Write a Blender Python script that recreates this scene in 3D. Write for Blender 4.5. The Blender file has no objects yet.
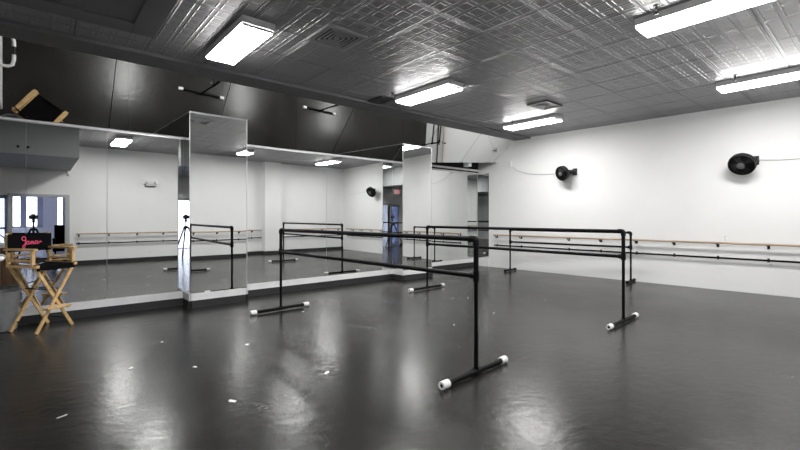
import bpy, bmesh, math, random
from mathutils import Vector, Matrix
random.seed(4)
scn = bpy.context.scene
col = scn.collection
PI = math.pi
# ------------------------------------------------------------------ measures
F, YAW, HOR, CH = 420.5, 0.7107, 217.0, 1.22
V0, VP, V3, UR, DL = 6.391, 6.083, 6.75, 8.7376, 0.0538   # mirror wall, pillar fronts, far bay, side wall
H, ZM0, ZM1 = 3.035, 0.191, 2.305
ZB = 2.33; K = .97                                                   # slope of the tilted mirrors
VT = (ZB + K*V0 - CH)/(K + .3133); ZT = ZB + K*(V0 - VT)
VB, UL = -0.75, -3.0
def ur(v, off=0.0): return (UR - off - v*math.sin(DL))/math.cos(DL)
RN = Vector((-math.cos(DL), -math.sin(DL), 0))             # side wall's normal into the room
RT = Vector((-math.sin(DL), math.cos(DL), 0))
Z3 = Vector((0, 0, 1))

# ------------------------------------------------------------------ materials
def nmat(name):
    m = bpy.data.materials.new(name); m.use_nodes = True
    nt = m.node_tree
    return m, nt, nt.nodes['Principled BSDF']
def sin_(b, k, v):
    if k in b.inputs: b.inputs[k].default_value = v
def mat(name, rgb, rough=.5, metal=0., var=.06, scale=8., spec=.5, bump=0.):
    m, nt, b = nmat(name)
    tc = nt.nodes.new('ShaderNodeTexCoord'); n = nt.nodes.new('ShaderNodeTexNoise')
    n.inputs['Scale'].default_value = scale; n.inputs['Detail'].default_value = 4
    nt.links.new(tc.outputs['Object'], n.inputs['Vector'])
    r = nt.nodes.new('ShaderNodeValToRGB')
    r.color_ramp.elements[0].position = .3; r.color_ramp.elements[1].position = .7
    r.color_ramp.elements[0].color = tuple(max(0, c*(1-var)) for c in rgb)+(1,)
    r.color_ramp.elements[1].color = tuple(min(1, c*(1+var)) for c in rgb)+(1,)
    nt.links.new(n.outputs['Fac'], r.inputs['Fac']); nt.links.new(r.outputs['Color'], b.inputs['Base Color'])
    sin_(b, 'Roughness', rough); sin_(b, 'Metallic', metal); sin_(b, 'Specular IOR Level', spec)
    if bump:
        bp = nt.nodes.new('ShaderNodeBump'); bp.inputs['Strength'].default_value = bump; bp.inputs['Distance'].default_value = .004
        nt.links.new(n.outputs['Fac'], bp.inputs['Height']); nt.links.new(bp.outputs['Normal'], b.inputs['Normal'])
    return m
def emit(name, rgb, s):
    m, nt, b = nmat(name)
    sin_(b, 'Base Color', rgb+(1,)); sin_(b, 'Emission Color', rgb+(1,)); sin_(b, 'Emission Strength', s)
    return m
def mirror_mat():
    m, nt, b = nmat('mirror_glass')
    tc = nt.nodes.new('ShaderNodeTexCoord'); n = nt.nodes.new('ShaderNodeTexNoise'); n.inputs['Scale'].default_value = .8
    nt.links.new(tc.outputs['Object'], n.inputs['Vector'])
    r = nt.nodes.new('ShaderNodeValToRGB')
    r.color_ramp.elements[0].color = (.73, .745, .74, 1); r.color_ramp.elements[1].color = (.76, .77, .765, 1)
    nt.links.new(n.outputs['Fac'], r.inputs['Fac']); nt.links.new(r.outputs['Color'], b.inputs['Base Color'])
    sin_(b, 'Metallic', 1.); sin_(b, 'Roughness', 0.)
    return m
def wood_mat(name, c1, c2, axis_scale=(3, 3, 40), rough=.45):
    m, nt, b = nmat(name)
    tc = nt.nodes.new('ShaderNodeTexCoord'); mp = nt.nodes.new('ShaderNodeMapping'); mp.inputs['Scale'].default_value = axis_scale
    n = nt.nodes.new('ShaderNodeTexNoise'); n.inputs['Scale'].default_value = 2.; n.inputs['Detail'].default_value = 5
    nt.links.new(tc.outputs['Object'], mp.inputs['Vector']); nt.links.new(mp.outputs['Vector'], n.inputs['Vector'])
    r = nt.nodes.new('ShaderNodeValToRGB'); r.color_ramp.elements[0].position = .35; r.color_ramp.elements[1].position = .65
    r.color_ramp.elements[0].color = c1+(1,); r.color_ramp.elements[1].color = c2+(1,)
    nt.links.new(n.outputs['Fac'], r.inputs['Fac']); nt.links.new(r.outputs['Color'], b.inputs['Base Color'])
    sin_(b, 'Roughness', rough)
    return m
class NG:
    """tiny math-node helper"""
    def __init__(s, nt): s.nt = nt
    def m(s, op, a, b=None, c=None):
        n = s.nt.nodes.new('ShaderNodeMath'); n.operation = op
        for i, v in enumerate((a, b, c)):
            if v is None: continue
            if isinstance(v, (int, float)): n.inputs[i].default_value = v
            else: s.nt.links.new(v, n.inputs[i])
        return n.outputs[0]
    def ridge(s, d, c, w):                       # 1 at d=c, falls to 0 at +-w
        t = s.m('ABSOLUTE', s.m('SUBTRACT', d, c))
        return s.m('MAXIMUM', s.m('SUBTRACT', 1., s.m('DIVIDE', t, w)), 0.)
def tin_mat():
    m, nt, b = nmat('pressed_tin'); g = NG(nt)
    tc = nt.nodes.new('ShaderNodeTexCoord'); sx = nt.nodes.new('ShaderNodeSeparateXYZ')
    nt.links.new(tc.outputs['Object'], sx.inputs[0])
    def cell(o, size, off):
        return g.m('ABSOLUTE', g.m('SUBTRACT', g.m('FRACT', g.m('DIVIDE', g.m('ADD', o, off), size)), .5))
    x1, y1 = cell(sx.outputs['X'], .61, 10.1), cell(sx.outputs['Y'], .61, 10.2)
    x2, y2 = cell(sx.outputs['X'], .1525, 10.1), cell(sx.outputs['Y'], .1525, 10.2)
    d1 = g.m('MAXIMUM', x1, y1); d2 = g.m('MAXIMUM', x2, y2)
    h = g.ridge(d1, .485, .012)
    h = g.m('ADD', h, g.ridge(d1, .45, .016))
    h = g.m('ADD', h, g.m('MULTIPLY', g.ridge(d2, .36, .06), .8))
    h = g.m('ADD', h, g.m('MULTIPLY', g.m('LESS_THAN', d2, .2), .35))
    n = nt.nodes.new('ShaderNodeTexNoise'); n.inputs['Scale'].default_value = 3.
    nt.links.new(tc.outputs['Object'], n.inputs['Vector'])
    h = g.m('ADD', h, g.m('MULTIPLY', n.outputs['Fac'], .5))
    bp = nt.nodes.new('ShaderNodeBump'); bp.inputs['Strength'].default_value = 1.; bp.inputs['Distance'].default_value = .017
    nt.links.new(h, bp.inputs['Height']); nt.links.new(bp.outputs['Normal'], b.inputs['Normal'])
    seam = g.m('GREATER_THAN', d1, .494)
    mx = nt.nodes.new('ShaderNodeMix'); mx.data_type = 'RGBA'
    nt.links.new(seam, mx.inputs['Factor'])
    mx.inputs['A'].default_value = (.29, .29, .298, 1); mx.inputs['B'].default_value = (.05, .05, .052, 1)
    nt.links.new(mx.outputs['Result'], b.inputs['Base Color'])
    sin_(b, 'Metallic', .5); sin_(b, 'Roughness', .4)
    return m
def floor_mat():
    m, nt, b = nmat('vinyl_dance_floor'); g = NG(nt)
    tc = nt.nodes.new('ShaderNodeTexCoord')
    def noise(scale, detail=5, sc=(1, 1, 1), rot=0):
        mp = nt.nodes.new('ShaderNodeMapping'); mp.inputs['Scale'].default_value = sc; mp.inputs['Rotation'].default_value = (0, 0, rot)
        n = nt.nodes.new('ShaderNodeTexNoise'); n.inputs['Scale'].default_value = scale; n.inputs['Detail'].default_value = detail
        nt.links.new(tc.outputs['Object'], mp.inputs['Vector']); nt.links.new(mp.outputs['Vector'], n.inputs['Vector'])
        return n.outputs['Fac']
    big = noise(1.2); fine = noise(22, 6, (1, 3, 1), .3); fine2 = noise(30, 6, (3, 1, 1), -.5)
    # thin scuff lines
    w = nt.nodes.new('ShaderNodeTexVoronoi'); w.feature = 'DISTANCE_TO_EDGE'; w.inputs['Scale'].default_value = 1.1
    mp = nt.nodes.new('ShaderNodeMapping'); mp.inputs['Scale'].default_value = (1, .45, 1); mp.inputs['Rotation'].default_value = (0, 0, .9)
    dn = nt.nodes.new('ShaderNodeTexNoise'); dn.inputs['Scale'].default_value = 2.5
    nt.links.new(tc.outputs['Object'], dn.inputs['Vector'])
    ad = nt.nodes.new('ShaderNodeMixRGB'); ad.blend_type = 'ADD'; ad.inputs[0].default_value = .5
    nt.links.new(tc.outputs['Object'], ad.inputs[1]); nt.links.new(dn.outputs['Color'], ad.inputs[2])
    nt.links.new(ad.outputs[0], mp.inputs['Vector']); nt.links.new(mp.outputs['Vector'], w.inputs['Vector'])
    scuff = g.m('MULTIPLY', g.m('LESS_THAN', w.outputs['Distance'], .0035), g.m('GREATER_THAN', fine2, .55))
    sx = nt.nodes.new('ShaderNodeSeparateXYZ'); nt.links.new(tc.outputs['Object'], sx.inputs[0])
    seam = g.m('LESS_THAN', g.m('ABSOLUTE', g.m('SUBTRACT', g.m('FRACT', g.m('DIVIDE', g.m('ADD', sx.outputs['X'], 20.4), 1.6)), .5)), .0022)
    val = g.m('ADD', g.m('MULTIPLY', big, .018), g.m('MULTIPLY', fine, .009))
    scuff2 = g.m('MULTIPLY', g.m('MAXIMUM', g.m('SUBTRACT', noise(16, 3, (.25, 5, 1), .55), .66), 0.), .16); val = g.m('ADD', g.m('ADD', g.m('ADD', val, scuff2), .004), g.m('MULTIPLY', scuff, .018))
    val = g.m('MULTIPLY', val, g.m('SUBTRACT', 1., g.m('MULTIPLY', seam, .6)))
    cb = nt.nodes.new('ShaderNodeCombineColor')
    nt.links.new(val, cb.inputs[0]); nt.links.new(g.m('MULTIPLY', val, .955), cb.inputs[1]); nt.links.new(g.m('MULTIPLY', val, .91), cb.inputs[2])
    nt.links.new(cb.outputs[0], b.inputs['Base Color'])
    ro = g.m('ADD', g.m('MULTIPLY', fine, .10), g.m('ADD', g.m('MULTIPLY', big, .14), .12))
    nt.links.new(ro, b.inputs['Roughness']); sin_(b, 'Specular IOR Level', .25)
    wav = noise(9, 3, (1, 1.7, 1), .75); wav2 = noise(26, 2, (2.4, 1, 1), .35); hh = g.m('ADD', g.m('MULTIPLY', wav2, .25), g.m('MULTIPLY', wav, 1.))
    bp = nt.nodes.new('ShaderNodeBump'); bp.inputs['Strength'].default_value = .36; bp.inputs['Distance'].default_value = .006
    nt.links.new(hh, bp.inputs['Height']); nt.links.new(bp.outputs['Normal'], b.inputs['Normal'])
    return m
def glass_mat(name, tint=(1, 1, 1), mixf=.1):
    m = bpy.data.materials.new(name); m.use_nodes = True; nt = m.node_tree; nt.nodes.clear()
    o = nt.nodes.new('ShaderNodeOutputMaterial'); mx = nt.nodes.new('ShaderNodeMixShader')
    t = nt.nodes.new('ShaderNodeBsdfTransparent'); t.inputs[0].default_value = tint+(1,)
    gl = nt.nodes.new('ShaderNodeBsdfGlossy'); gl.inputs['Roughness'].default_value = .03
    mx.inputs[0].default_value = mixf
    nt.links.new(t.outputs[0], mx.inputs[1]); nt.links.new(gl.outputs[0], mx.inputs[2]); nt.links.new(mx.outputs[0], o.inputs[0])
    return m
M = dict(
    wall=mat('white_wall_paint', (.78, .785, .79), .6, var=.015, scale=2),
    greywall=mat('grey_wall_paint', (.42, .43, .45), .6, var=.02, scale=2),
    bulk=mat('grey_bulkhead_paint', (.33, .34, .35), .5, var=.03, scale=3),
    whiteboard=mat('white_base_board', (.74, .74, .75), .45, var=.04, scale=6),
    cove=mat('black_cove_vinyl', (.025, .025, .027), .4, var=.1, scale=6),
    tin=tin_mat(), floor=floor_mat(), mirror=mirror_mat(),
    trim=mat('dark_grey_trim_paint', (.115, .115, .12), .5, var=.04, scale=4),
    ceilplain=mat('smooth_grey_ceiling', (.115, .115, .122), .5, var=.04, scale=4),
    edge=mat('bright_metal_edge', (.5, .5, .51), .35, .6, var=.04),
    black=mat('black_painted_pipe', (.0035, .0035, .004), .5, var=.15, scale=20, spec=.12),
    blackplastic=mat('black_plastic', (.008, .008, .009), .45, var=.15, scale=20, spec=.25),
    greyplastic=mat('dark_grey_plastic', (.035, .035, .038), .4, var=.1, scale=20),
    white=mat('white_plastic', (.8, .8, .8), .4, var=.03, scale=15),
    housing=mat('white_enamel', (.62, .62, .63), .4, var=.03),
    lens=emit('fluorescent_lens', (1., .985, .96), 68.),
    railwood=wood_mat('pale_barre_wood', (.36, .26, .17), (.48, .36, .25), (8, 1, 8)),
    chairwood=wood_mat('honey_chair_wood', (.55, .34, .13), (.72, .5, .24), (10, 10, 10)),
    fabric=mat('black_canvas', (.0035, .0035, .0045), .9, spec=.1, var=.25, scale=120, bump=.3),
    pink=mat('pink_lettering', (.85, .09, .2), .6, var=.06, scale=40),
    yellow=mat('yellow_tag', (.75, .65, .2), .6),
    tub=mat('cloudy_grey_plastic', (.3, .31, .32), .3, var=.15, scale=6),
    leather=wood_mat('brown_leather', (.05, .024, .012), (.13, .065, .032), (4, 4, 2), .35),
    steel=mat('brushed_steel', (.5, .5, .5), .35, .9, var=.1),
    tape=mat('white_floor_tape', (.78, .77, .74), .6, var=.08, scale=30),
    vent=mat('grey_vent_enamel', (.34, .34, .345), .4, .2, var=.05),
    void=mat('dark_duct', (.01, .01, .011), .8),
    red=emit('red_exit_letters', (.9, .05, .05), 1.2),
    signface=emit('lit_sign_face', (.95, .75, .75), .5),
    lilac=mat('pale_lilac_door', (.78, .79, .88), .5, var=.03),
    lobbyframe=mat('blue_grey_window_frame', (.35, .35, .48), .5, var=.05),
    lobbyfloor=mat('pale_lobby_floor', (.62, .64, .72), .25, var=.05, scale=3),
    glass=glass_mat('window_glass', (.95, .96, 1.)), blueglass=glass_mat('blue_tinted_glass', (.62, .68, .86), .08),
)
# ------------------------------------------------------------------ mesh builder
def basis(d):
    d = Vector(d).normalized()
    a = Vector((0, 0, 1)) if abs(d.z) < .9 else Vector((1, 0, 0))
    x = d.cross(a).normalized(); return x, d.cross(x).normalized(), d
class MB:
    def __init__(s): s.bm = bmesh.new()
    def box(s, a, b, mtx=None):
        vs = [Vector((x, y, z)) for x in (a[0], b[0]) for y in (a[1], b[1]) for z in (a[2], b[2])]
        if mtx is not None: vs = [mtx @ v for v in vs]
        v = [s.bm.verts.new(q) for q in vs]
        for f in ((0, 1, 3, 2), (4, 6, 7, 5), (0, 4, 5, 1), (2, 3, 7, 6), (0, 2, 6, 4), (1, 5, 7, 3)): s.bm.faces.new([v[i] for i in f])
        return s
    def bar(s, p, q, w, t, up=(0, 0, 1)):              # rectangular bar between two points
        p, q = Vector(p), Vector(q); d = (q-p).normalized(); up = Vector(up)
        x = d.cross(up).normalized(); y = x.cross(d).normalized()
        c = []
        for e in (p, q):
            for sx, sy in ((-1, -1), (1, -1), (1, 1), (-1, 1)): c.append(s.bm.verts.new(e+x*sx*w/2+y*sy*t/2))
        s.bm.faces.new(c[3::-1]); s.bm.faces.new(c[4:])
        for i in range(4): s.bm.faces.new((c[i], c[(i+1) % 4], c[4+(i+1) % 4], c[4+i]))
        return s
    def tube(s, pts, r, n=12, closed=False, cap=True):
        pts = [Vector(p) for p in pts]; rs = r if isinstance(r, (list, tuple)) else [r]*len(pts)
        rings = []; m = len(pts); px = None
        for i, p in enumerate(pts):
            if closed: d = pts[(i+1) % m]-pts[i-1]
            else: d = pts[min(i+1, m-1)]-pts[max(i-1, 0)]
            d.normalize()
            if px is None: x, y, _ = basis(d)
            else:
                x = px - d*px.dot(d); x.normalize(); y = d.cross(x)
            px = x
            rings.append([s.bm.verts.new(p+(x*math.cos(2*PI*k/n)+y*math.sin(2*PI*k/n))*rs[i]) for k in range(n)])
        for i in range(m if closed else m-1):
            a, b = rings[i], rings[(i+1) % m]
            for k in range(n): s.bm.faces.new((a[k], a[(k+1) % n], b[(k+1) % n], b[k]))
        if cap and not closed: s.bm.faces.new(rings[0][::-1]); s.bm.faces.new(rings[-1])
        return s
    def lathe(s, prof, o=(0, 0, 0), axis=(0, 0, 1), n=32):  # (radius, height) pairs round an axis
        o = Vector(o); x, y, d = basis(axis); rings = []
        for r, h in prof:
            rings.append([s.bm.verts.new(o+d*h+(x*math.cos(2*PI*k/n)+y*math.sin(2*PI*k/n))*max(r, 1e-4)) for k in range(n)])
        for a, b in zip(rings, rings[1:]):
            for k in range(n): s.bm.faces.new((a[k], a[(k+1) % n], b[(k+1) % n], b[k]))
        return s
    def prism(s, poly, a, b):                          # poly in 3D (closed), swept from offset a to offset b
        a, b = Vector(a), Vector(b)
        p = [s.bm.verts.new(Vector(q)+a) for q in poly]; r = [s.bm.verts.new(Vector(q)+b) for q in poly]
        s.bm.faces.new(p[::-1]); s.bm.faces.new(r); n = len(poly)
        for i in range(n): s.bm.faces.new((p[i], p[(i+1) % n], r[(i+1) % n], r[i]))
        return s
    def build(s, name, m, parent=None, smooth=False, bevel=0.):
        bmesh.ops.recalc_face_normals(s.bm, faces=s.bm.faces)
        if bevel:
            bmesh.ops.bevel(s.bm, geom=list(s.bm.edges), offset=bevel, segments=2, profile=.7, affect='EDGES')
        if smooth:
            for f in s.bm.faces: f.smooth = True
            for e in s.bm.edges:
                if len(e.link_faces) == 2 and e.calc_face_angle(0) > .7: e.smooth = False
        me = bpy.data.meshes.new(name)
        if parent is not None:
            w = parent.location.copy(); q = parent.parent
            while q is not None: w += q.location; q = q.parent
            s.bm.transform(Matrix.Translation(-w))
        s.bm.to_mesh(me); s.bm.free()
        me.materials.append(m)
        o = bpy.data.objects.new(name, me); col.objects.link(o); o.parent = parent
        return o
def tag(o, label=None, cat=None, group=None, kind=None):
    if label: o['label'] = label
    if cat: o['category'] = cat
    if group: o['group'] = group
    if kind: o['kind'] = kind
    return o
def thing(name, label, cat, loc=(0, 0, 0), group=None):
    o = bpy.data.objects.new(name, None); o.empty_display_size = .1; col.objects.link(o); o.location = loc
    return tag(o, label, cat, group)
def struct(o): return tag(o, kind='structure')
def copy_tree(o, parent=None):
    c = o.copy(); col.objects.link(c); c.parent = parent
    for ch in [x for x in bpy.data.objects if x.parent == o]: copy_tree(ch, c)
    return c
def on_floor(px, py):
    X, Y = (px-400)/F, (HOR-py)/F; c, s = math.cos(YAW), math.sin(YAW)
    t = -CH/Y; return Vector((t*(c*X+s), t*(-s*X+c), 0))

# ================================================================== THE SETTING
struct(MB().box((UL-.1, VB-.05, -.1), (ur(VB)+.25, V3+.1, 0)).build('floor', M['floor']))
struct(MB().box((UL-.1, VB-.12, H), (ur(VB)+.25, V3+.2, H+.1)).build('ceiling', M['tin']))
# side wall (slightly skewed)
p0, p1 = Vector((ur(VB-.12), VB-.12, 0)), Vector((ur(V3+.2), V3+.2, 0))
struct(MB().prism([p0, p1, p1-RN*.1, p0-RN*.1], (0, 0, 0), (0, 0, H)).build('wall_right', M['wall']))
struct(MB().box((UL-.1, VB, 0), (UL, V3, H)).build('wall_left', M['wall']))
# wall behind the mirrors
P1a, P1b, P2a, P2b = 1.534, 2.300, 5.307, 6.084
struct(MB().box((UL, V0+.012, 0), (P2b-.02, V0+.1, H)).box((P2b-.1, V3+.012, 0), (ur(V3), V3+.1, H)).box((P2b-.1, V0+.05, 0), (P2b-.02, V3+.05, H)).build('wall_front', M['wall']))
for nm, a, b in (('wall_near_pillar', P1a, P1b), ('wall_far_pillar', P2a, P2b)):
    zt = ZB+K*(V0-VP)
    pr = [(0, V0+.01, 0), (0, VP+.008, 0), (0, VP+.008, zt-.02), (0, V0+.01, ZB-.02)]
    struct(MB().prism(pr, (a+.008, 0, 0), (b-.008, 0, 0)).build(nm, M['wall']))
# base boards under the mirrors: white plinth over a black cove
def base_run(pts, k):
    for (zz0, zz1, off, m, nm) in ((.1, ZM0, .012, M['whiteboard'], 'baseboard_plinth'), (0, .1, .018, M['cove'], 'baseboard_cove')):
        b = MB()
        for (x0, y0, x1, y1) in pts:
            b.box((x0-(off if x0 == x1 else 0), y0-off, zz0), (x1+(off if x0 == x1 else 0), y1+.008, zz1))
        struct(b.build(nm+'_'+k, m))
base_run([(UL, V0, P1a, V0), (P1a, VP, P1b, VP), (P1a, VP, P1a, V0), (P1b, VP, P1b, V0), (P1b, V0, P2a, V0), (P2a, VP, P2b, VP), (P2a, VP, P2a, V0), (P2b, VP, P2b, V3), (P2b, V3, ur(V3), V3)], 'mirrors')
# back wall with its doorway and sidelight
D0, D1, DZ = -.47, .515, 1.71
S0, S1 = -1.0, -.56
UB = ur(VB)
b = MB()
for x0, x1, z0, z1 in ((UL, S0, 0, H), (S0, S1, DZ+.03, H), (S1, D0, 0, H), (D0, D1, DZ, H), (D1, UB+.1, 0, H)):
    b.box((x0, VB-.12, z0), (x1, VB, z1))
struct(b.build('wall_back', M['wall']))
b = MB()
for x0, x1, z0, z1 in ((D0-.07, D0, 0, DZ+.07), (D1, D1+.09, 0, DZ+.07), (D0, D1, DZ, DZ+.07)): b.box((x0, VB-.14, z0), (x1, VB+.02, z1))
struct(b.build('door_1', M['greywall']))
b = MB()
for x0, x1, z0, z1 in ((S0, S0+.05, 0, DZ), (S1-.04, S1, 0, DZ), (S0, S1, DZ-.05, DZ+.03), (S0, S1, 0, .1), (S0, S1, .93, .98)): b.box((x0, VB-.1, z0), (x1, VB-.02, z1))
sw = struct(b.build('window_1', M['lobbyframe']))
MB().box((S0+.05, VB-.07, .1), (S1-.04, VB-.06, DZ-.05)).build('pane', M['blueglass'], sw)
struct(MB().box((5.62, VB, 0), (6.18, VB+.24, H)).build('wall_back_pilaster', M['wall']))
b = MB()
for x0, x1, y in ((UL, S0, VB), (D1+.09, 5.62, VB), (6.18, UB, VB)): b.box((x0, y, 0), (x1, y+.012, .1))
b.box((5.608, VB, 0), (6.192, VB+.252, .1))
struct(b.build('baseboard_back', M['cove']))
# dropped bulkhead over the doorway corner
bk = struct(MB().box((UL, VB, 2.386), (.62, 2.33, H)).build('ceiling_bulkhead', M['bulk'], bevel=.006))
for x, y in ((-.28, 2.33), (-.14, 2.33)):
    MB().lathe([(0, 0), (.018, 0), (.022, .012), (.016, .03), (0, .032)], (x, y, 2.52), (0, 1, 0), 14).build('bulkhead_knob', M['blackplastic'], bk)
# smooth framed ceiling panel
b = MB().box((UL, 2.33, H-.035), (.87, 4.74, H))
struct(b.build('ceiling_panel', M['ceilplain'], bevel=.01))
fr = MB()
for a, c in (((.665, 2.33, H-.05), (.87, 4.74, H-.03)), ((UL, 4.50, H-.05), (.665, 4.74, H-.03))): fr.box(a, c)
struct(fr.build('ceiling_panel_border', M['ceilplain'], bevel=.006))
# trim board on the ceiling above the tilted mirrors, and thin mirror channels
struct(MB().box((UL, 5.31, ZT-.004), (ur(5.5), VT+.05, H)).build('trim_1', M['trim']))
struct(MB().box((UL, 5.295, ZT-.012), (ur(5.3), 5.31, H)).build('trim_2', M['ceilplain']))
b = MB()
for x0, x1, y in ((UL, P1a, V0), (P1b, P2a, V0)): b.box((x0, y-.008, ZM1-.008), (x1, y+.012, ZM1+.002))
b.box((P2b, V3-.012, ZM1-.012), (ur(V3), V3+.004, ZM1))
struct(b.build('trim_3', M['edge']))
struct(MB().box((P2b, V3-.05, ZM1-.002), (ur(V3), V3+.012, ZM1+.012)).build('trim_4', M['wall']))
b = MB(); zt = ZB+K*(V0-VP)
for a, c in ((P1a, P1b), (P2a, P2b)):
    b.box((a-.004, VP-.012, zt-.014), (c+.004, VP+.004, zt-.002))
    for x in (a, c): b.box((x-.004, VP-.004, ZM0), (x+.004, VP+.004, zt-.01))
struct(b.build('trim_5', M['edge']))
# lobby beyond the doorway
LV = -5.0
struct(MB().box((-3.4, LV-3, -.1), (2.6, VB-.05, -.002)).build('floor_lobby', M['lobbyfloor']))
struct(MB().box((-3.4, LV, 2.6), (2.6, VB-.12, 2.7)).build('ceiling_lobby', M['greywall']))
struct(MB().box((-3.4, LV, 0), (-3.3, VB-.12, 2.6)).build('wall_lobby_left', M['wall']))
struct(MB().box((2.5, LV, 0), (2.6, VB-.12, 2.6)).build('wall_lobby_right', M['wall']))
openings = [(-2.9, -.72, 0, 2.1), (-.62, -.40, .9, 2.1), (-.30, 0., .9, 2.1), (.46, .64, .1, 2.1), (.8, 2.2, .9, 2.1)]
b = MB(); xs = -3.4
for x0, x1, z0, z1 in openings:
    b.box((xs, LV-.1, 0), (x0, LV, 2.6)); b.box((x0, LV-.1, z1), (x1, LV, 2.6))
    if z0: b.box((x0, LV-.1, 0), (x1, LV, z0))
    xs = x1
b.box((xs, LV-.1, 0), (2.6, LV, 2.6))
struct(b.build('wall_lobby_back', M['lobbyframe']))
for i, (x0, x1, z0, z1) in enumerate(openings):
    fr = MB(); t = .025
    for a, c in (((x0, z0), (x0+t, z1)), ((x1-t, z0), (x1, z1)), ((x0, z0), (x1, z0+t)), ((x0, z1-t), (x1, z1))): fr.box((a[0], LV-.07, a[1]), (c[0], LV-.01, c[1]))
    w = struct(fr.build('window_%d' % (i+2), M['lobbyframe']))
    MB().box((x0+t, LV-.045, z0+t), (x1-t, LV-.04, z1-t)).build('pane', M['glass'], w)

# ================================================================== MIRRORS
def mir(name, label, group, poly, d):
    o = MB().prism(poly, (0, 0, 0), d).build(name, M['mirror'])
    return tag(o, label, 'mirror', group)
GM = 'mirror panels along the mirror wall'
g = .0022
def upright(a, c, v, z1, label, z0=ZM0):
    return mir('wall_mirror', label, GM, [(a+g, v, z0), (c-g, v, z0), (c-g, v, z1), (a+g, v, z1)], (0, .008, 0))
upright(-1.6, -.103, V0, ZM1-.012, 'floor-length wall mirror panel behind the clear tub, at the very edge of the picture')
upright(-.103, .655, V0, ZM1-.012, 'floor-length wall mirror panel directly behind the director chair, showing the doorway')
upright(.655, P1a, V0, ZM1-.012, 'floor-length wall mirror panel between the chair and the near pillar, showing the emergency light')
zt = ZB+K*(V0-VP)-.014
upright(P1a, P1b, VP, zt, 'tall mirror on the front of the pillar nearer the director chair')
upright(P1b, 3.811, V0, ZM1-.012, 'floor-length wall mirror panel just past the near pillar, reflecting the white pilaster')
upright(3.811, P2a, V0, ZM1-.012, 'floor-length wall mirror panel before the far pillar, reflecting a black fan')
upright(P2a, P2b, VP, zt, 'tall mirror on the front of the far pillar beside the recessed bay')
upright(P2b, 7.366, V3, ZM1-.012, 'wall mirror panel in the recessed bay, next to the far pillar')
upright(7.366, 8.131, V3, ZM1-.012, 'middle wall mirror panel of the recessed bay beyond the far pillar')
upright(8.131, ur(V3)-.01, V3, ZM1-.012, 'narrow wall mirror panel in the recessed bay, next to the room corner')
for x, d, lb in ((P1a, .008, 'narrow mirror on the chair-facing flank of the near pillar'), (P1b-.008, .008, 'narrow mirror on the far flank of the near pillar'),
              (P2a, .008, 'narrow mirror on the near flank of the far pillar, reflecting the doorway'), (P2b-.008, .008, 'narrow mirror on the bay-facing flank of the far pillar')):
    mir('wall_mirror', lb, GM, [(x, VP+.008, ZM0), (x, V0-.001, ZM0), (x, V0-.001, ZB-.014), (x, VP+.008, zt)], (d, 0, 0))
q0, q1 = Vector((ur(V0+.02), V0+.02, 0)), Vector((ur(V3-.01), V3-.01, 0))
mir('wall_mirror', 'narrow corner mirror on the barre wall beside the recessed bay', GM, [q0+Z3*ZM0, q1+Z3*ZM0, q1+Z3*(ZM1-.014), q0+Z3*(ZM1-.014)], RN*.008)
struct(MB().prism([q0, q1, q1+RN*.02, q0+RN*.02], (0, 0, 0), (0, 0, ZM0)).build('baseboard_corner', M['whiteboard']))
GT = 'mirror panels tilted down over the mirror wall'
nrm = Vector((0, -K, -1)).normalized()
tl = ['tilted overhead mirror panel above the director chair, reflecting its arms and the tub',
      'tilted overhead mirror panel above the near pillar, reflecting one barre foot', 'tilted overhead mirror panel halfway between the two pillars, reflecting a second barre foot',
      'tilted overhead mirror panel reaching the far pillar, mostly dark', 'tilted overhead mirror panel over the recessed bay, reflecting the barre wall rails',
      'tilted overhead mirror panel over the recessed bay, plain pale reflection by the room corner']
xs = [-1.6, .672, 1.94, 3.915, 5.92, 7.19, 8.28]
def tz(x): return ZB+.002 if x < P2b else ZB+.03+(x-P2b)*.075       # the panels over the bay end higher up
def tv(z): return V0-(z-ZB)/K-.002
for i, lb in enumerate(tl):
    a, c = xs[i]+.004, xs[i+1]-.004
    pts = [(a, tv(tz(a)), tz(a))]
    if a < P2b < c: pts += [(P2b-.01, tv(tz(P2b-.01)), tz(P2b-.01)), (P2b, tv(tz(P2b)), tz(P2b))]
    pts += [(c, tv(tz(c)), tz(c)), (c, VT, ZT), (a, VT, ZT)]
    mir('tilted_mirror', lb, GT, pts, -nrm*.008)
# filler strip between the last tilted mirror and the side wall, dark backing behind the seams
z0 = tz(8.3)
struct(MB().prism([(8.29, tv(z0), z0), (ur(tv(z0)), tv(z0), z0), (ur(VT), VT, ZT), (8.29, VT, ZT)], (0, 0, 0), -nrm*.01).build('trim_6', M['wall']))
struct(MB().prism([(UL, V0+.01, ZB), (P2b, V0+.01, ZB), (P2b, VT+.012, ZT), (UL, VT+.012, ZT)], (0, 0, .004), (0, .03, .03)).prism([(P2b, tv(2.5)+.02, 2.53), (ur(6.2), tv(2.5)+.02, 2.53), (ur(VT), VT+.012, ZT), (P2b, VT+.012, ZT)], (0, 0, .004), (0, .03, .03)).build('wall_tilted_backing', M['void']))
# stand-in for the dark wedges above the bay mirrors: dark board, pale strips
struct(MB().box((P2b, V3-.02, ZM1+.01), (ur(V3), V3+.012, 2.9)).build('wall_bay_dark_board', M['void']))
struct(MB().box((P2b, V3-.10, ZM1+.045), (ur(V3-.1), V3-.06, ZM1+.085)).box((7.55, V0-.05, ZM1+.09), (7.66, V0+.1, ZM1+.35)).build('trim_7', M['wall']))

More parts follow.
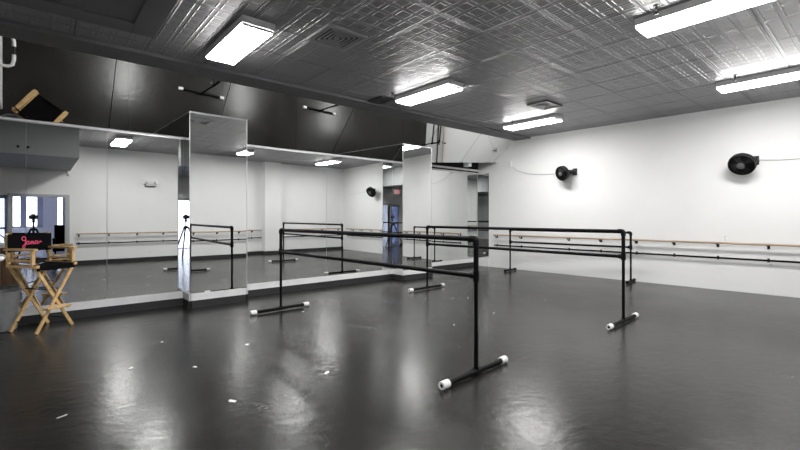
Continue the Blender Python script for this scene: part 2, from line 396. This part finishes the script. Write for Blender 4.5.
# ================================================================== CEILING FIXTURES
def make_light(x, y, label):
    t = thing('ceiling_light', label, 'light', (x, y, H), 'fluorescent fixtures on the tin ceiling')
    W, L = .15, .54
    MB().box((x-W-.006, y-L, H-.067), (x+W+.006, y+L, H)).build('housing', M['housing'], t, bevel=.004)
    pr = [(x-W, 0, H-.067), (x-W, 0, H-.074), (x-W+.012, 0, H-.09), (x+W-.012, 0, H-.09), (x+W, 0, H-.074), (x+W, 0, H-.067)]
    MB().prism(pr, (0, y-L+.012, 0), (0, y+L-.012, 0)).build('lens', M['lens'], t)
    for yy in (y-L, y+L-.012):
        MB().prism([(px+(.006 if px > x else -.006), 0, pz-.004) for px, _, pz in pr], (0, yy, 0), (0, yy+.012, 0)).build('end_cap', M['housing'], t)
    return t
l1 = make_light(1.54, 4.31, 'glowing fluorescent fixture beside the large square air grille, over the near pillar')
for x, y, lb in ((4.23, 4.30, 'glowing fluorescent fixture beside the small dark vent near the tilted mirrors, mid ceiling'),
                 (7.03, 4.36, 'glowing fluorescent fixture by the room corner where barre wall meets mirrors'),
                 (4.30, .98, 'glowing fluorescent fixture cut by the top of the picture, biggest strip of light'),
                 (7.09, .98, 'glowing fluorescent fixture above the fan whose cord runs out of the picture'),
                 (1.48, 1.05, 'glowing fluorescent fixture seen only in the mirror behind the director chair')):
    c = copy_tree(l1); c.location = (x, y, H); c['label'] = lb
def make_vent(x0, x1, y0, y1, label, dark=False):
    t = thing('air_vent', label, 'vent', ((x0+x1)/2, (y0+y1)/2, H), 'air vents in the tin ceiling')
    f = MB(); w = .03; z0, z1 = H-.022, H-.0
    for a, c in (((x0, y0), (x1, y0+w)), ((x0, y1-w), (x1, y1)), ((x0, y0+w), (x0+w, y1-w)), ((x1-w, y0+w), (x1, y1-w))): f.box((a[0], a[1], z0), (c[0], c[1], z1))
    f.build('frame', M['greyplastic' if dark else 'vent'], t)
    MB().box((x0+w, y0+w, H-.004), (x1-w, y1-w, H-.001)).build('duct_opening', M['void'], t)
    s = MB(); n = 5; cx, cy = (x0+x1)/2, (y0+y1)/2
    for i in range(n):                                    # concentric tilted louvres
        k = (i+.5)/n; hx, hy = (x1-x0)/2-w, (y1-y0)/2-w
        ax, ay = hx*k, hy*k; ww = .018
        for p, q in (((cx-ax, cy-ay), (cx+ax, cy-ay)), ((cx+ax, cy-ay), (cx+ax, cy+ay)), ((cx+ax, cy+ay), (cx-ax, cy+ay)), ((cx-ax, cy+ay), (cx-ax, cy-ay))):
            s.bar((p[0], p[1], H-.014), (q[0], q[1], H-.014), .012, .012)
    s.build('louvres', M['greyplastic' if dark else 'vent'], t)
make_vent(2.06, 2.51, 3.41, 3.86, 'large square grey air grille with concentric louvres beside the first light')
make_vent(3.89, 4.14, 4.95, 5.28, 'small dark air vent tucked against the ceiling trim board', True)
make_vent(5.97, 6.45, 3.45, 3.80, 'dark square air vent beside the light at the room corner', True)
def make_sprinkler(x, y, label):
    t = thing('sprinkler_head', label, 'sprinkler', (x, y, H), 'sprinkler heads')
    MB().lathe([(.0, 0), (.028, 0), (.026, -.006), (.010, -.008), (.010, -.035), (0, -.036)], (x, y, H), n=14).build('escutcheon', M['greyplastic'], t)
    f = MB()
    for sx in (-1, 1): f.tube([(x+sx*.010, y, H-.03), (x+sx*.018, y, H-.05), (x+sx*.004, y, H-.068)], .0035, 6)
    f.build('yoke', M['greyplastic'], t)
    MB().lathe([(0, -.068), (.022, -.07), (.022, -.073), (0, -.074)], (x, y, H), n=14).build('deflector', M['greyplastic'], t)
    return t
make_sprinkler(4.02, 1.30, 'small dark sprinkler head beside the light cut by the picture top')
make_sprinkler(6.75, 1.28, 'small dark sprinkler head beside the light nearest the barre wall fan')
make_sprinkler(6.66, 4.55, 'small dark sprinkler head beside the corner light')
make_sprinkler(3.92, 4.72, 'small dark sprinkler head beside the middle light')

# ================================================================== PORTABLE BARRES
def make_barre(near, far, foot, ztop, zlow, label, caps=True):
    near, far = Vector(near), Vector(far); d = (far-near).normalized(); sx = Vector((d.y, -d.x, 0))
    t = thing('portable_barre', label, 'ballet barre', (near+far)/2, 'freestanding black ballet barres')
    r = .019
    for e in (near, far):
        sgn = 1 if e is near else -1
        fz = Z3*.03
        ft = MB().tube([e-sx*foot/2+fz, e+sx*foot/2+fz], .022, 16).tube([e-sx*(foot/2+.006)+fz, e+sx*(foot/2+.006)+fz], .0145, 12).build('foot', M['black'], t, True)
        if caps:
            for k in (-1, 1):
                x = e+sx*k*foot/2+fz
                c = MB().lathe([(.023, -.075), (.029, -.075), (.030, -.070), (.030, -.004), (.028, 0), (.015, 0), (.014, -.012)], x+sx*k*.01, sx*k, 20).build('end_cap', M['white'], ft, True)
                c['label'] = 'white plastic end cap'
        else:
            for k in (-1, 1):
                x = e+sx*k*foot/2+fz
                MB().lathe([(.022, -.05), (.027, -.05), (.028, -.004), (.024, 0), (0, 0)], x, sx*k, 18).build('end_cap', M['black'], ft, True)
        MB().tube([e+Z3*.03, e+Z3*zlow], .0165, 14).tube([e+Z3*zlow, e+Z3*ztop], .0205, 14).build('post', M['black'], t, True)
        MB().tube([e+Z3*.028, e+Z3*.07], .022, 14).tube([e+fz-sx*.04, e+fz+sx*.04], .026, 14).build('foot_tee', M['black'], t, True)
        MB().tube([e+Z3*(zlow-.04), e+Z3*(zlow+.04)], .026, 14).tube([e+Z3*zlow, e+Z3*zlow+d*sgn*.05], .026, 14).build('rail_tee', M['black'], t, True)
        MB().tube([e+Z3*(ztop-.05), e+Z3*(ztop-.012), e+Z3*(ztop-.002)+d*sgn*.008, e+Z3*(ztop)+d*sgn*.022, e+Z3*ztop+d*sgn*.055], .0265, 14).build('elbow', M['black'], t, True)
    MB().tube([near+Z3*ztop+d*.02, far+Z3*ztop-d*.02], .0205, 14).build('top_rail', M['black'], t, True)
    MB().tube([near+Z3*zlow+d*.02, far+Z3*zlow-d*.02], r, 14).build('lower_rail', M['black'], t, True)
    return t
make_barre((2.56, 2.075, 0), (2.40, 5.17, 0), .80, 1.05, .765, 'freestanding black pipe barre nearest the camera, with white foot caps')
make_barre((5.09, 1.985, 0), (4.98, 5.08, 0), .83, 1.055, .765, 'freestanding black pipe barre in the middle of the floor, with white foot caps')
make_barre((8.335, 3.12, 0), (8.06, 5.56, 0), .50, .93, .66, 'low freestanding black barre with black foot caps, pushed beside the barre wall', False)

# ================================================================== WALL BARRES
def wall_barre(origin, along, out, length, zt, zl, brackets, label):
    origin, along, out = Vector(origin), Vector(along), Vector(out)
    t = thing('wall_barre', label, 'ballet barre', origin+Z3*zl, 'wooden wall barres')
    MB().tube([origin+out*.1+Z3*zt, origin+along*length+out*.1+Z3*zt], .017, 16).build('top_rail', M['railwood'], t, True)
    lo = MB().tube([origin+out*.055+Z3*zl, origin+along*length+out*.055+Z3*zl], .016, 14).build('lower_rail', M['black'], t, True)
    lo['label'] = 'dark lower rail'
    for s in brackets:
        p = origin+along*s
        MB().bar(p+Z3*(zt-.075)+out*.004, p+Z3*(zt+.01)+out*.004, .035, .008, out).tube([p+Z3*(zt-.06), p+Z3*(zt-.062)+out*.055, p+Z3*(zt-.045)+out*.09, p+Z3*(zt-.012)+out*.1], .0085, 8).bar(p+out*.075+Z3*(zt-.021), p+out*.125+Z3*(zt-.021), .04, .006).build('bracket', M['blackplastic'], t)
        MB().bar(p+Z3*(zl-.03)+out*.003, p+Z3*(zl+.03)+out*.003, .03, .006, out).tube([p+Z3*zl, p+Z3*zl+out*.05], .007, 8).build('lower_bracket', M['blackplastic'], t)
pw = Vector((ur(6.22), 6.22, 0))
bs = [.05, .7]+[6.22-v for v in (4.4, 3.75, 3.1, 2.49, 1.86, 1.22, .6, 0)]
wall_barre(pw, -RT, RN, 6.6, .79, .54, bs, 'long wooden wall barre with a dark lower rail on the white wall under two fans')
wall_barre((.73, VB, 0), (1, 0, 0), (0, 1, 0), 4.85, .79, .54, [.06, .7, 1.34, 1.98, 2.62, 3.26, 3.9, 4.54], 'wooden wall barre seen in the mirrors, ending beside the doorway')
wall_barre((6.26, VB, 0), (1, 0, 0), (0, 1, 0), 2.4, .79, .54, [.06, .8, 1.6, 2.3], 'short wooden wall barre seen in the mirrors past the white pilaster')

# ================================================================== FANS
def make_fan(wallpt, aim, R, label, cord, group='black wall fans'):
    wallpt = Vector(wallpt); aim = Vector(aim).normalized()
    t = thing('wall_fan', label, 'fan', wallpt, group)
    MB().bar(wallpt-Z3*.07+RN*.012, wallpt+Z3*.07+RN*.012, .09, .024, RN).build('wall_plate', M['blackplastic'], t, bevel=.004)
    j = wallpt+RN*.11
    c = j+aim*.12+RN*.03+RT*.12
    MB().tube([wallpt+RN*.02-Z3*.01, wallpt+RN*.08, c-aim*.1], [.05, .045, .04], 14).build('arm', M['blackplastic'], t, True)
    MB().lathe([(0, -.075), (.035, -.073), (.055, -.055), (.062, -.01), (.06, .03), (.045, .05), (0, .052)], c-aim*.09, aim, 24).build('motor_housing', M['blackplastic'], t, True)
    x, y, d = basis(aim)
    cage = MB()
    def ring(r, off, rr, n=40): cage.tube([c+d*off+(x*math.cos(2*PI*k/n)+y*math.sin(2*PI*k/n))*r for k in range(n)], rr, 6, closed=True)
    ring(R, 0, .011); ring(R*.97, .03, .004); ring(R*.97, -.03, .004)
    for r, o1 in ((.82, .045), (.64, .055), (.46, .06)): ring(R*r, o1, .0028)
    for r, o1 in ((.75, -.06), (.5, -.075)): ring(R*r, o1, .0028)
    for k in range(24):
        a = 2*PI*k/24; e = x*math.cos(a)+y*math.sin(a)
        cage.tube([c+d*.062+e*R*.3, c+d*.05+e*R*.75, c+d*.03+e*R*.95, c+e*R, c-d*.03+e*R*.95, c-d*.07+e*R*.55, c-d*.085+e*R*.3], .0024, 5)
    cage.build('cage', M['blackplastic'], t, True)
    MB().lathe([(0, -.09), (R*.55, -.085), (R*.85, -.06), (R*.99, -.04), (R*.97, -.038), (R*.5, -.075), (0, -.08)], c, aim, 36).build('back_shell', M['blackplastic'], t, True)
    sh = MB().lathe([(R*.99, -.045), (R*1.03, -.04), (R*1.03, .04), (R*.99, .045)], c, aim, 40).build('shroud', M['blackplastic'], t, True)
    badge = MB().lathe([(R*.3, .058), (R*.3, .068), (R*.22, .074), (0, .075)], c, aim, 24).build('front_badge', M['trim'], t, True)
    badge['label'] = 'grey round front badge'
    bl = MB().lathe([(0, .03), (.04, .028), (.045, -.02), (0, -.022)], c, aim, 20).build('blade_hub', M['greyplastic'], t, True)
    for k in range(4):
        a0 = 2*PI*k/4+.4; pts = []
        for i in range(6):
            f = i/5; r0 = .035+(R*.86-.035)*f
            for w in (-1, 0, 1):
                a = a0+w*(.42-.08*f); off = w*(.022-.008*f)+.004*(1-w*w)
                pts.append(c+(x*math.cos(a)+y*math.sin(a))*r0+d*off)
        m = MB(); vs = [m.bm.verts.new(p) for p in pts]
        for i in range(5):
            for w in range(2): m.bm.faces.new((vs[i*3+w], vs[i*3+w+1], vs[i*3+w+4], vs[i*3+w+3]))
        m.build('blade', M['greyplastic'], bl, True)
    cp = [Vector(p) for p in cord]
    MB().tube(cp, .0035, 6).build('cord', M['vent'], t, True)
def onw(v, z, off=0.): p = Vector((ur(v, off), v, z)); return p
make_fan(onw(4.28, 2.165), (-.95, .28, -.30), .145, 'black wall fan nearer the room corner, its cord going to a white outlet box',
         [onw(4.27, 2.15, .03), onw(4.5, 2.17, .012), onw(4.9, 2.15, .012), onw(5.3, 2.19, .012), onw(5.6, 2.28, .012), onw(5.8, 2.42, .012)])
make_fan(onw(1.385, 2.12), (-.93, .12, -.60), .172, 'black wall fan farther from the corner, its cord running out of the picture',
         [onw(1.42, 2.13, .03), onw(1.3, 2.12, .012), onw(1.1, 2.10, .012), onw(.8, 2.10, .012), onw(.3, 2.08, .012), onw(-.3, 2.06, .012)])
def plate(p, along, out, w, h, label, depth=.008, cat='outlet', kind='outlet'):
    p, along, out = Vector(p), Vector(along), Vector(out)
    nm = 'wall_outlet' if kind == 'outlet' else 'light_switch'
    t = thing(nm, label, cat, p)
    mtx = Matrix((along, out, Z3)).transposed().to_4x4(); mtx.translation = p
    MB().box((-w/2, 0, -h/2), (w/2, depth, h/2), mtx).build('cover_plate', M['white'], t, bevel=.002)
    for k in (-1, 1):
        o = MB().box((-w*.2, depth, k*h*.22-h*.12), (w*.2, depth+.003, k*h*.22+h*.12), mtx).build('socket', M['housing'], t)
    return t
plate(onw(5.82, 2.46), RT, RN, .1, .13, 'white outlet box high on the wall near the corner', .05)
plate(onw(1.77, .865), RT, RN, .075, .115, 'white outlet plate on the wall just above the wooden barre')
plate((2.38, VB, .24), (1, 0, 0), (0, 1, 0), .08, .12, 'white outlet plate low on the far wall, seen in the mirror')
plate((7.05, VB, .30), (1, 0, 0), (0, 1, 0), .08, .12, 'white outlet plate low past the pilaster, seen in the mirror')
tag(MB().lathe([(0, 0), (.024, 0), (.022, .003), (0, .004)], onw(1.2, .47), RN, 16).build('cover_plate', M['housing']), 'small round grey cover low on the white wall under the barre', 'cover plate')

# emergency light, exit sign and sensor on the back wall
t = thing('emergency_light', 'twin-headed emergency light high on the wall, seen in the mirror', 'emergency light', (2.384, VB, 2.14))
MB().box((2.26, VB-.004, 2.09), (2.50, VB+.06, 2.15)).build('battery_case', M['housing'], t, bevel=.008)
MB().box((2.25, VB+.005, 2.075), (2.51, VB+.065, 2.09)).build('underside', M['blackplastic'], t)
for k in (-1, 1):
    MB().lathe([(.02, -.05), (.04, -.035), (.058, .03), (.055, .04), (0, .035)], (2.384+k*.13, VB+.07, 2.19), (k*.6, .7, .15), 20).build('lamp_head', M['white'], t, True)
t = thing('exit_sign', 'lit exit sign with red letters hung above the doorway, seen in the mirror', 'sign', (-.83, VB, 2.3))
MB().box((-.96, VB+.02, 2.20), (-.70, VB+.06, 2.35)).build('sign_box', M['signface'], t, bevel=.004)
MB().box((-.84, VB+.03, 2.35), (-.82, VB+.05, 2.386)).build('hanger', M['white'], t)
fc = bpy.data.curves.new('exit_text', 'FONT'); fc.body = 'EXIT'; fc.size = .12; fc.extrude = .002; fc.align_x = 'CENTER'; fc.align_y = 'CENTER'
tmp = bpy.data.objects.new('exit_text', fc); col.objects.link(tmp); bpy.context.view_layer.update()
me = bpy.data.meshes.new_from_object(tmp.evaluated_get(bpy.context.evaluated_depsgraph_get()))
bpy.data.objects.remove(tmp); bpy.data.curves.remove(fc)
lt = bpy.data.objects.new('exit_letters', me); col.objects.link(lt); me.materials.clear(); me.materials.append(M['red'])
lt.parent = t; lt.matrix_local = Matrix.Translation(Vector((-.83, VB+.063, 2.275))-t.location) @ Matrix.Rotation(PI, 4, 'Z') @ Matrix.Rotation(PI/2, 4, 'X')
t = thing('motion_sensor', 'small white motion sensor under the grey bulkhead, seen in the mirror', 'sensor', (.585, VB, 2.3))
MB().box((.555, VB-.004, 2.255), (.615, VB+.045, 2.36)).build('case', M['white'], t, bevel=.008)
MB().lathe([(.022, 0), (.02, .012), (0, .02)], (.585, VB+.045, 2.29), (0, 1, -.2), 14).build('lens', M['housing'], t, True)

# ================================================================== DIRECTOR CHAIR
cc = Vector((.037, 6.037, 0)); ex = Vector((.807, .590, 0)).normalized(); ey = Vector((.590, -.807, 0)).normalized()
t = thing('director_chair', 'tall wooden director chair with black canvas and pink name on the back, before the mirror', 'chair', cc)
def L(x, y, z): return cc+ex*x+ey*y+Z3*z
W2, D2, ZS = .20, .175, .70
for y in (-D2, D2):
    for s in (-1, 1):
        yy = y+s*.012
        MB().bar(L(-s*W2, yy, .004), L(s*W2, yy, ZS), .018, .031, ex).build('leg', M['chairwood'], t, bevel=.003)
for s in (-1, 1):
    MB().bar(L(s*W2, -D2-.03, ZS), L(s*W2, D2+.035, ZS), .034, .028).build('seat_rail', M['chairwood'], t, bevel=.003)
    MB().bar(L(s*(W2+.01), D2-.02, ZS), L(s*(W2+.01), D2-.02, .865), .032, .024, ey).build('arm_post', M['chairwood'], t, bevel=.003)
    MB().bar(L(s*(W2+.01), -D2, ZS-.01), L(s*(W2+.01), -D2-.025, 1.045), .030, .024, ey).build('back_post', M['chairwood'], t, bevel=.003)
    am = MB(); pr = []
    for f, w in ((-.22, .022), (-.1, .026), (.08, .030), (.16, .030), (.195, .022)): pr.append((f, w))
    poly = [L(s*(W2+.01)-w, f, .865) for f, w in pr]+[L(s*(W2+.01)+w, f, .865) for f, w in reversed(pr)]
    am.prism(poly, (0, 0, 0), (0, 0, .022)).build('armrest', M['chairwood'], t, bevel=.004)
    MB().bar(L(s*(W2+.01), -D2, .76), L(s*(W2+.01), D2-.02, .76), .018, .022).build('arm_stretcher', M['chairwood'], t)
    st = MB().tube([L(s*W2*.72, -D2, .10), L(s*W2*.72, D2, .10)], .006, 8).tube([L(s*W2*.25, -D2, .44), L(s*W2*.25, D2, .44)], .006, 8).build('stretcher', M['blackplastic'], t)
    st['label'] = 'thin dark stretcher rods'
# sagging canvas seat
def sheet(fn, nu, nv, name, m, parent, thick):
    b = MB(); vs = [[b.bm.verts.new(fn(i/nu, j/nv)) for j in range(nv+1)] for i in range(nu+1)]
    for i in range(nu):
        for j in range(nv): b.bm.faces.new((vs[i][j], vs[i+1][j], vs[i+1][j+1], vs[i][j+1]))
    bmesh.ops.recalc_face_normals(b.bm, faces=b.bm.faces)
    ret = bmesh.ops.solidify(b.bm, geom=list(b.bm.faces), thickness=thick)
    return b.build(name, m, parent, True)
sheet(lambda a, c: L((a-.5)*2*(W2+.018), (c-.5)*2*(D2+.02), ZS+.017-.045*math.sin(PI*a)), 12, 6, 'seat', M['fabric'], t, .004)
MB().bar(L(-W2, D2+.02, ZS-.022), L(W2, D2+.02, ZS-.022), .006, .05).build('seat_valance', M['fabric'], t)
ZB0, ZB1 = .845, 1.035
bkp = sheet(lambda a, c: L((a-.5)*2*(W2+.022), -D2+.004-.028*math.sin(PI*a), ZB0+(ZB1-ZB0)*c), 14, 5, 'backrest', M['fabric'], t, .005)
def stroke(pts, r):
    P = [pts[0]]+pts+[pts[-1]]; out = []
    for i in range(1, len(P)-2):
        for k in range(6):
            u = k/6; a, b_, c_, d_ = P[i-1], P[i], P[i+1], P[i+2]
            out.append(tuple(.5*((2*b_[q])+(-a[q]+c_[q])*u+(2*a[q]-5*b_[q]+4*c_[q]-d_[q])*u*u+(-a[q]+3*b_[q]-3*c_[q]+d_[q])*u**3) for q in (0, 1)))
    out.append(pts[-1]); return out
SJ = [(.30, .62), (.10, .66), (.02, .84), (.16, 1.0), (.34, .92), (.36, .66), (.33, .30), (.28, .02), (.16, -.10), (.10, .04), (.22, .22), (.44, .36)]
def sa(x): return [(x+.24, .52), (x+.10, .56), (x+.02, .40), (x+.08, .26), (x+.20, .34), (x+.25, .54), (x+.23, .34), (x+.30, .28), (x+.40, .42)]
def sn(x): return [(x, .40), (x+.06, .54), (x+.05, .26), (x+.06, .30), (x+.14, .50), (x+.21, .50), (x+.20, .30), (x+.27, .27), (x+.36, .42)]
tx = MB(); sc_ = .115
for st in (SJ, sa(.42), sn(.82), sa(1.16), [(1.56, .42), (1.64, .50), (1.72, .40)]):
    pts = []
    for px_, pz_ in stroke(st, 1):
        xx = -.075+px_*sc_; a = (xx/(2*(W2+.022)))+.5
        pts.append(L(xx, -D2+.004-.028*math.sin(PI*a)+.0055, ZB0+.045+pz_*sc_))
    tx.tube(pts, .0052, 6)
o = tx.build('name_lettering', M['pink'], bkp, True); o['label'] = 'pink cursive lettering reading Jana'
MB().box((-.011, 0, -.007), (.011, .003, .007), Matrix.Translation(L(.125, -D2-.016, ZB1-.015)) @ Matrix((ex, ey, Z3)).transposed().to_4x4()).build('yellow_tag', M['yellow'], bkp)
ft = MB().box((-.125, -.06, -.011), (.125, .02, .011), Matrix.Translation(L(0, D2+.05, .245)) @ Matrix((ex, ey, Z3)).transposed().to_4x4()).build('footrest', M['chairwood'], t, bevel=.005)
for s in (-1, 1): MB().bar(L(s*.10, D2-.03, .235), L(s*.10, D2+.06, .23), .016, .016).build('footrest_bracket', M['chairwood'], ft)

# ================================================================== TUB, BAG, CART
tc_ = Vector((-.295, 6.22, 0))
t = thing('plastic_tub', 'cloudy grey plastic tub on the floor behind the director chair', 'tub', tc_)
MB().lathe([(0, .004), (.115, .004), (.122, .012), (.150, .415), (.147, .415), (.118, .016), (0, .012)], tc_, n=40).build('bucket', M['tub'], t, True)
MB().lathe([(.147, .395), (.160, .398), (.163, .412), (.158, .42), (.147, .418)], tc_, n=40).build('rim', M['tub'], t, True)
hd = [tc_+Vector((math.cos(a)*.165, math.sin(a)*.165*.25-.10*math.sin(a), .40+.0*a)) for a in [PI*k/14 for k in range(15)]]
MB().tube(hd, .005, 8).build('handle', M['steel'], t, True)
bc = Vector((-.47, 3.45, 0))
t = thing('brown_bag', 'tall brown leather bag seen in the mirror beside the director chair', 'bag', bc)
b = MB(); rings = []
for z, rx, ry in ((.005, .25, .15), (.03, .27, .17), (.2, .275, .17), (.4, .25, .15), (.58, .2, .11), (.72, .15, .06), (.80, .13, .025)):
    rings.append([b.bm.verts.new(bc+Vector((rx*math.copysign(abs(math.cos(a))**.7, math.cos(a)), ry*math.copysign(abs(math.sin(a))**.7, math.sin(a)), z+.012*math.sin(3*a+z*9)))) for a in [2*PI*k/28 for k in range(28)]])
for a, c in zip(rings, rings[1:]):
    for k in range(28): b.bm.faces.new((a[k], a[(k+1) % 28], c[(k+1) % 28], c[k]))
b.bm.faces.new(rings[0][::-1]); b.bm.faces.new(rings[-1])
b.build('bag_body', M['leather'], t, True)
for k in (-1, 1): MB().tube([bc+Vector((-.07, k*.03, .76)), bc+Vector((-.06, k*.04, .88)), bc+Vector((0, k*.045, .94)), bc+Vector((.06, k*.04, .88)), bc+Vector((.07, k*.03, .76))], .009, 8).build('bag_handle', M['leather'], t, True)
# white rolling cart at the edge of the room, seen from above in the tilted mirror
t = thing('white_cart', 'white cart with a curved white push handle, seen in the tilted mirror', 'cart', (-.75, 5.3, 0))
MB().box((-1.1, 4.75, .10), (-.40, 5.96, .84)).build('cart_body', M['white'], t, bevel=.015)
MB().box((-1.12, 4.73, .84), (-.385, 5.98, .87)).build('cart_top', M['white'], t, bevel=.006)
for x in (-1.03, -.49):
    for y in (4.83, 5.88):
        MB().lathe([(0, -.018), (.045, -.018), (.05, -.01), (.05, .01), (.045, .018), (0, .018)], (x, y, .05), (1, 0, 0), 18).box((x-.02, y-.02, .07), (x+.02, y+.02, .11)).build('caster', M['blackplastic'], t, True)
hp = [(-.40, 5.03), (-.31, 5.03), (-.265, 5.06), (-.25, 5.14)]
hz = MB().tube([(x, y, .85) for x, y in hp]+[(-.25, 5.2, .85)], .022, 10).tube([(x, 10.51-y, .85) for x, y in hp]+[(-.25, 5.31, .85)], .022, 10).build('push_handle', M['white'], t, True)
MB().tube([(-.25, 5.19, .85), (-.25, 5.32, .85)], .02, 12).build('handle_grip', M['blackplastic'], hz, True)

for y in (5.62, 5.86): MB().lathe([(0, 0), (.016, 0), (.016, .006), (0, .008)], (-.41, y, .87), (0, 0, 1), 12).build('bolt', M['blackplastic'], t)

# ================================================================== CAMERA ON ITS TRIPOD (seen in the mirrors)
fw = Vector((math.sin(YAW), math.cos(YAW), 0)); rt = Vector((math.cos(YAW), -math.sin(YAW), 0))
o0 = Vector((0, 0, CH))
t = thing('camera_tripod', 'black camera tripod standing in the doorway, seen in the mirrors', 'tripod', -fw*.12)
tb = -fw*.12
for k in range(3):
    a = 2*PI*k/3+.5; e = Vector((math.cos(a), math.sin(a), 0))
    lg = MB().tube([tb+e*.05+Z3*.95, tb+e*.24+Z3*.5], .021, 10).tube([tb+e*.24+Z3*.5, tb+e*.44+Z3*.02], .017, 10).build('leg', M['black'], t, True)
    MB().tube([tb+e*.435+Z3*.025, tb+e*.45+Z3*0.0], .016, 10).build('rubber_foot', M['blackplastic'], lg, True)
MB().tube([tb+Z3*.86, tb+Z3*1.10], .016, 12).build('centre_column', M['black'], t, True)
MB().lathe([(.03, 0), (.05, .01), (.05, .06), (.03, .07)], tb+Z3*.90, n=18).build('shoulder', M['black'], t, True)
MB().lathe([(.02, 0), (.032, .01), (.034, .04), (.02, .06), (.035, .065), (.035, .08)], tb+Z3*1.09, n=18).build('ball_head', M['black'], t, True)
t = thing('photo_camera', 'black camera mounted on the tripod, seen in the mirrors', 'camera', tb+Z3*1.17)
mx = Matrix((rt, fw, Z3)).transposed().to_4x4(); mx.translation = o0-fw*.13
MB().box((-.075, -.035, -.05), (.075, .03, .045), mx).box((-.03, -.03, .045), (.03, .03, .072), mx).box((-.08, -.03, -.05), (-.045, .045, .04), mx).build('camera_body', M['blackplastic'], t, bevel=.006)
MB().lathe([(0, 0), (.034, 0), (.036, .03), (.040, .045), (.040, .06), (.034, .062), (.03, .05), (0, .046)], o0-fw*.10, fw, 24).build('camera_lens', M['blackplastic'], t, True)

# ================================================================== LOBBY THINGS
t = thing('lobby_counter', 'pale counter under the lobby windows, seen through the doorway in the mirror', 'counter', (-.1, LV+.3, 0))
MB().box((-.66, LV+.02, .84), (.32, LV+.55, .88)).build('counter_top', M['white'], t, bevel=.005)
MB().box((-.64, LV+.03, 0), (.30, LV+.5, .84)).build('counter_body', M['lilac'], t)
t = thing('lobby_door', 'pale lilac door standing open in the lobby, seen in the mirror', 'door', (.25, -3.6, 0))
MB().box((.11, -3.62, .02), (.43, -3.58, 1.95)).build('door_leaf', M['lilac'], t, bevel=.004)
MB().lathe([(.012, 0), (.012, .03), (.024, .035), (.026, .05), (0, .06)], (.38, -3.58, .95), (0, 1, 0), 14).build('door_knob', M['steel'], t, True)
sc0 = Vector((.56, -2.0, 0))
t = thing('black_armchair', 'black padded armchair in the lobby beside the doorway edge, seen in the mirror', 'chair', sc0)
MB().box((.34, -2.28, .30), (.80, -1.76, .46)).build('seat', M['fabric'], t, bevel=.03)
MB().box((.34, -2.36, .40), (.80, -2.22, 1.0)).build('backrest', M['fabric'], t, bevel=.04)
for x in (.30, .76): MB().box((x, -2.28, .28), (x+.08, -1.78, .64)).build('arm', M['fabric'], t, bevel=.02)
for x in (.36, .78):
    for y in (-2.25, -1.82): MB().tube([(x, y, 0), (x, y, .32)], .018, 10).build('leg', M['black'], t, True)

# ================================================================== TAPE SCRAPS ON THE FLOOR
for i, (px, py, l, w, a, lb) in enumerate((
    (62, 416.5, .055, .008, .4, 'thin sliver of white tape on the dark floor, closest to the picture corner'),
    (232.5, 401, .05, .024, -.9, 'largest white tape scrap on the floor, below the front barre foot'),
    (195, 367, .035, .016, -.9, 'white tape scrap on the floor between the chair and the front barre'),
    (131, 368, .028, .012, .3, 'small white tape scrap on the floor in front of the mirror by the chair'),
    (327, 372.5, .05, .010, .5, 'short white tape scrap under the lower rail of the front barre'),
    (247, 344.5, .03, .010, .2, 'tiny white tape scrap just in front of the far front-barre foot'),
    (162, 342, .02, .010, .2, 'tiny white speck of tape on the floor before the near pillar'),
    (494, 313, .035, .012, .3, 'white tape scrap on the floor between the two long barres'),
    (454, 325, .02, .010, .1, 'tiny white tape scrap left of the near post of the front barre'),
    (468, 298, .03, .012, .7, 'white tape scrap on the floor beyond the near front-barre post'),
    (303, 311.5, .04, .012, .2, 'white tape scrap touching the far foot of the front barre'),
    (545, 300, .025, .010, .4, 'tiny white tape scrap on the floor before the low barre'))):
    p = on_floor(px, py); n = 7; ca, sa_ = math.cos(a), math.sin(a)
    top, bot = [], []
    for k in range(n):
        f = k/(n-1)-.5; j = random.uniform(-.25, .25)*w
        top.append((f*l, w/2+j)); bot.append((f*l, -w/2+j*.7))
    poly = [p+Vector((x*ca-y*sa_, x*sa_+y*ca, .0006)) for x, y in top+bot[::-1]]
    tag(MB().prism(poly, (0, 0, 0), (0, 0, .0012)).build('tape_scrap', M['tape']), lb.replace(' left of', ' beside'), 'tape', 'bits of white tape on the floor')

# ================================================================== LIGHT, CAMERA
w = bpy.data.worlds.new('overcast_sky'); scn.world = w; w.use_nodes = True
nt = w.node_tree; bg = nt.nodes['Background']
bg.inputs[0].default_value = (.86, .9, 1., 1); bg.inputs[1].default_value = 6.5
cam = bpy.data.cameras.new('view_camera'); co = bpy.data.objects.new('view_camera', cam); col.objects.link(co)
cam.sensor_width = 36; cam.lens = F/800*36; cam.shift_y = -(225-HOR)/800; cam.clip_start = .01
co.location = o0; co.rotation_euler = (PI/2, 0, -YAW)
scn.camera = co
scn.view_settings.view_transform = 'Standard'; scn.view_settings.look = 'None'; scn.view_settings.exposure = 0.
scn.cycles.max_bounces = 12; scn.cycles.glossy_bounces = 10; scn.cycles.diffuse_bounces = 5; scn.cycles.transparent_max_bounces = 12
scn.cycles.use_denoising = True
scn.cycles.sample_clamp_indirect = 8.
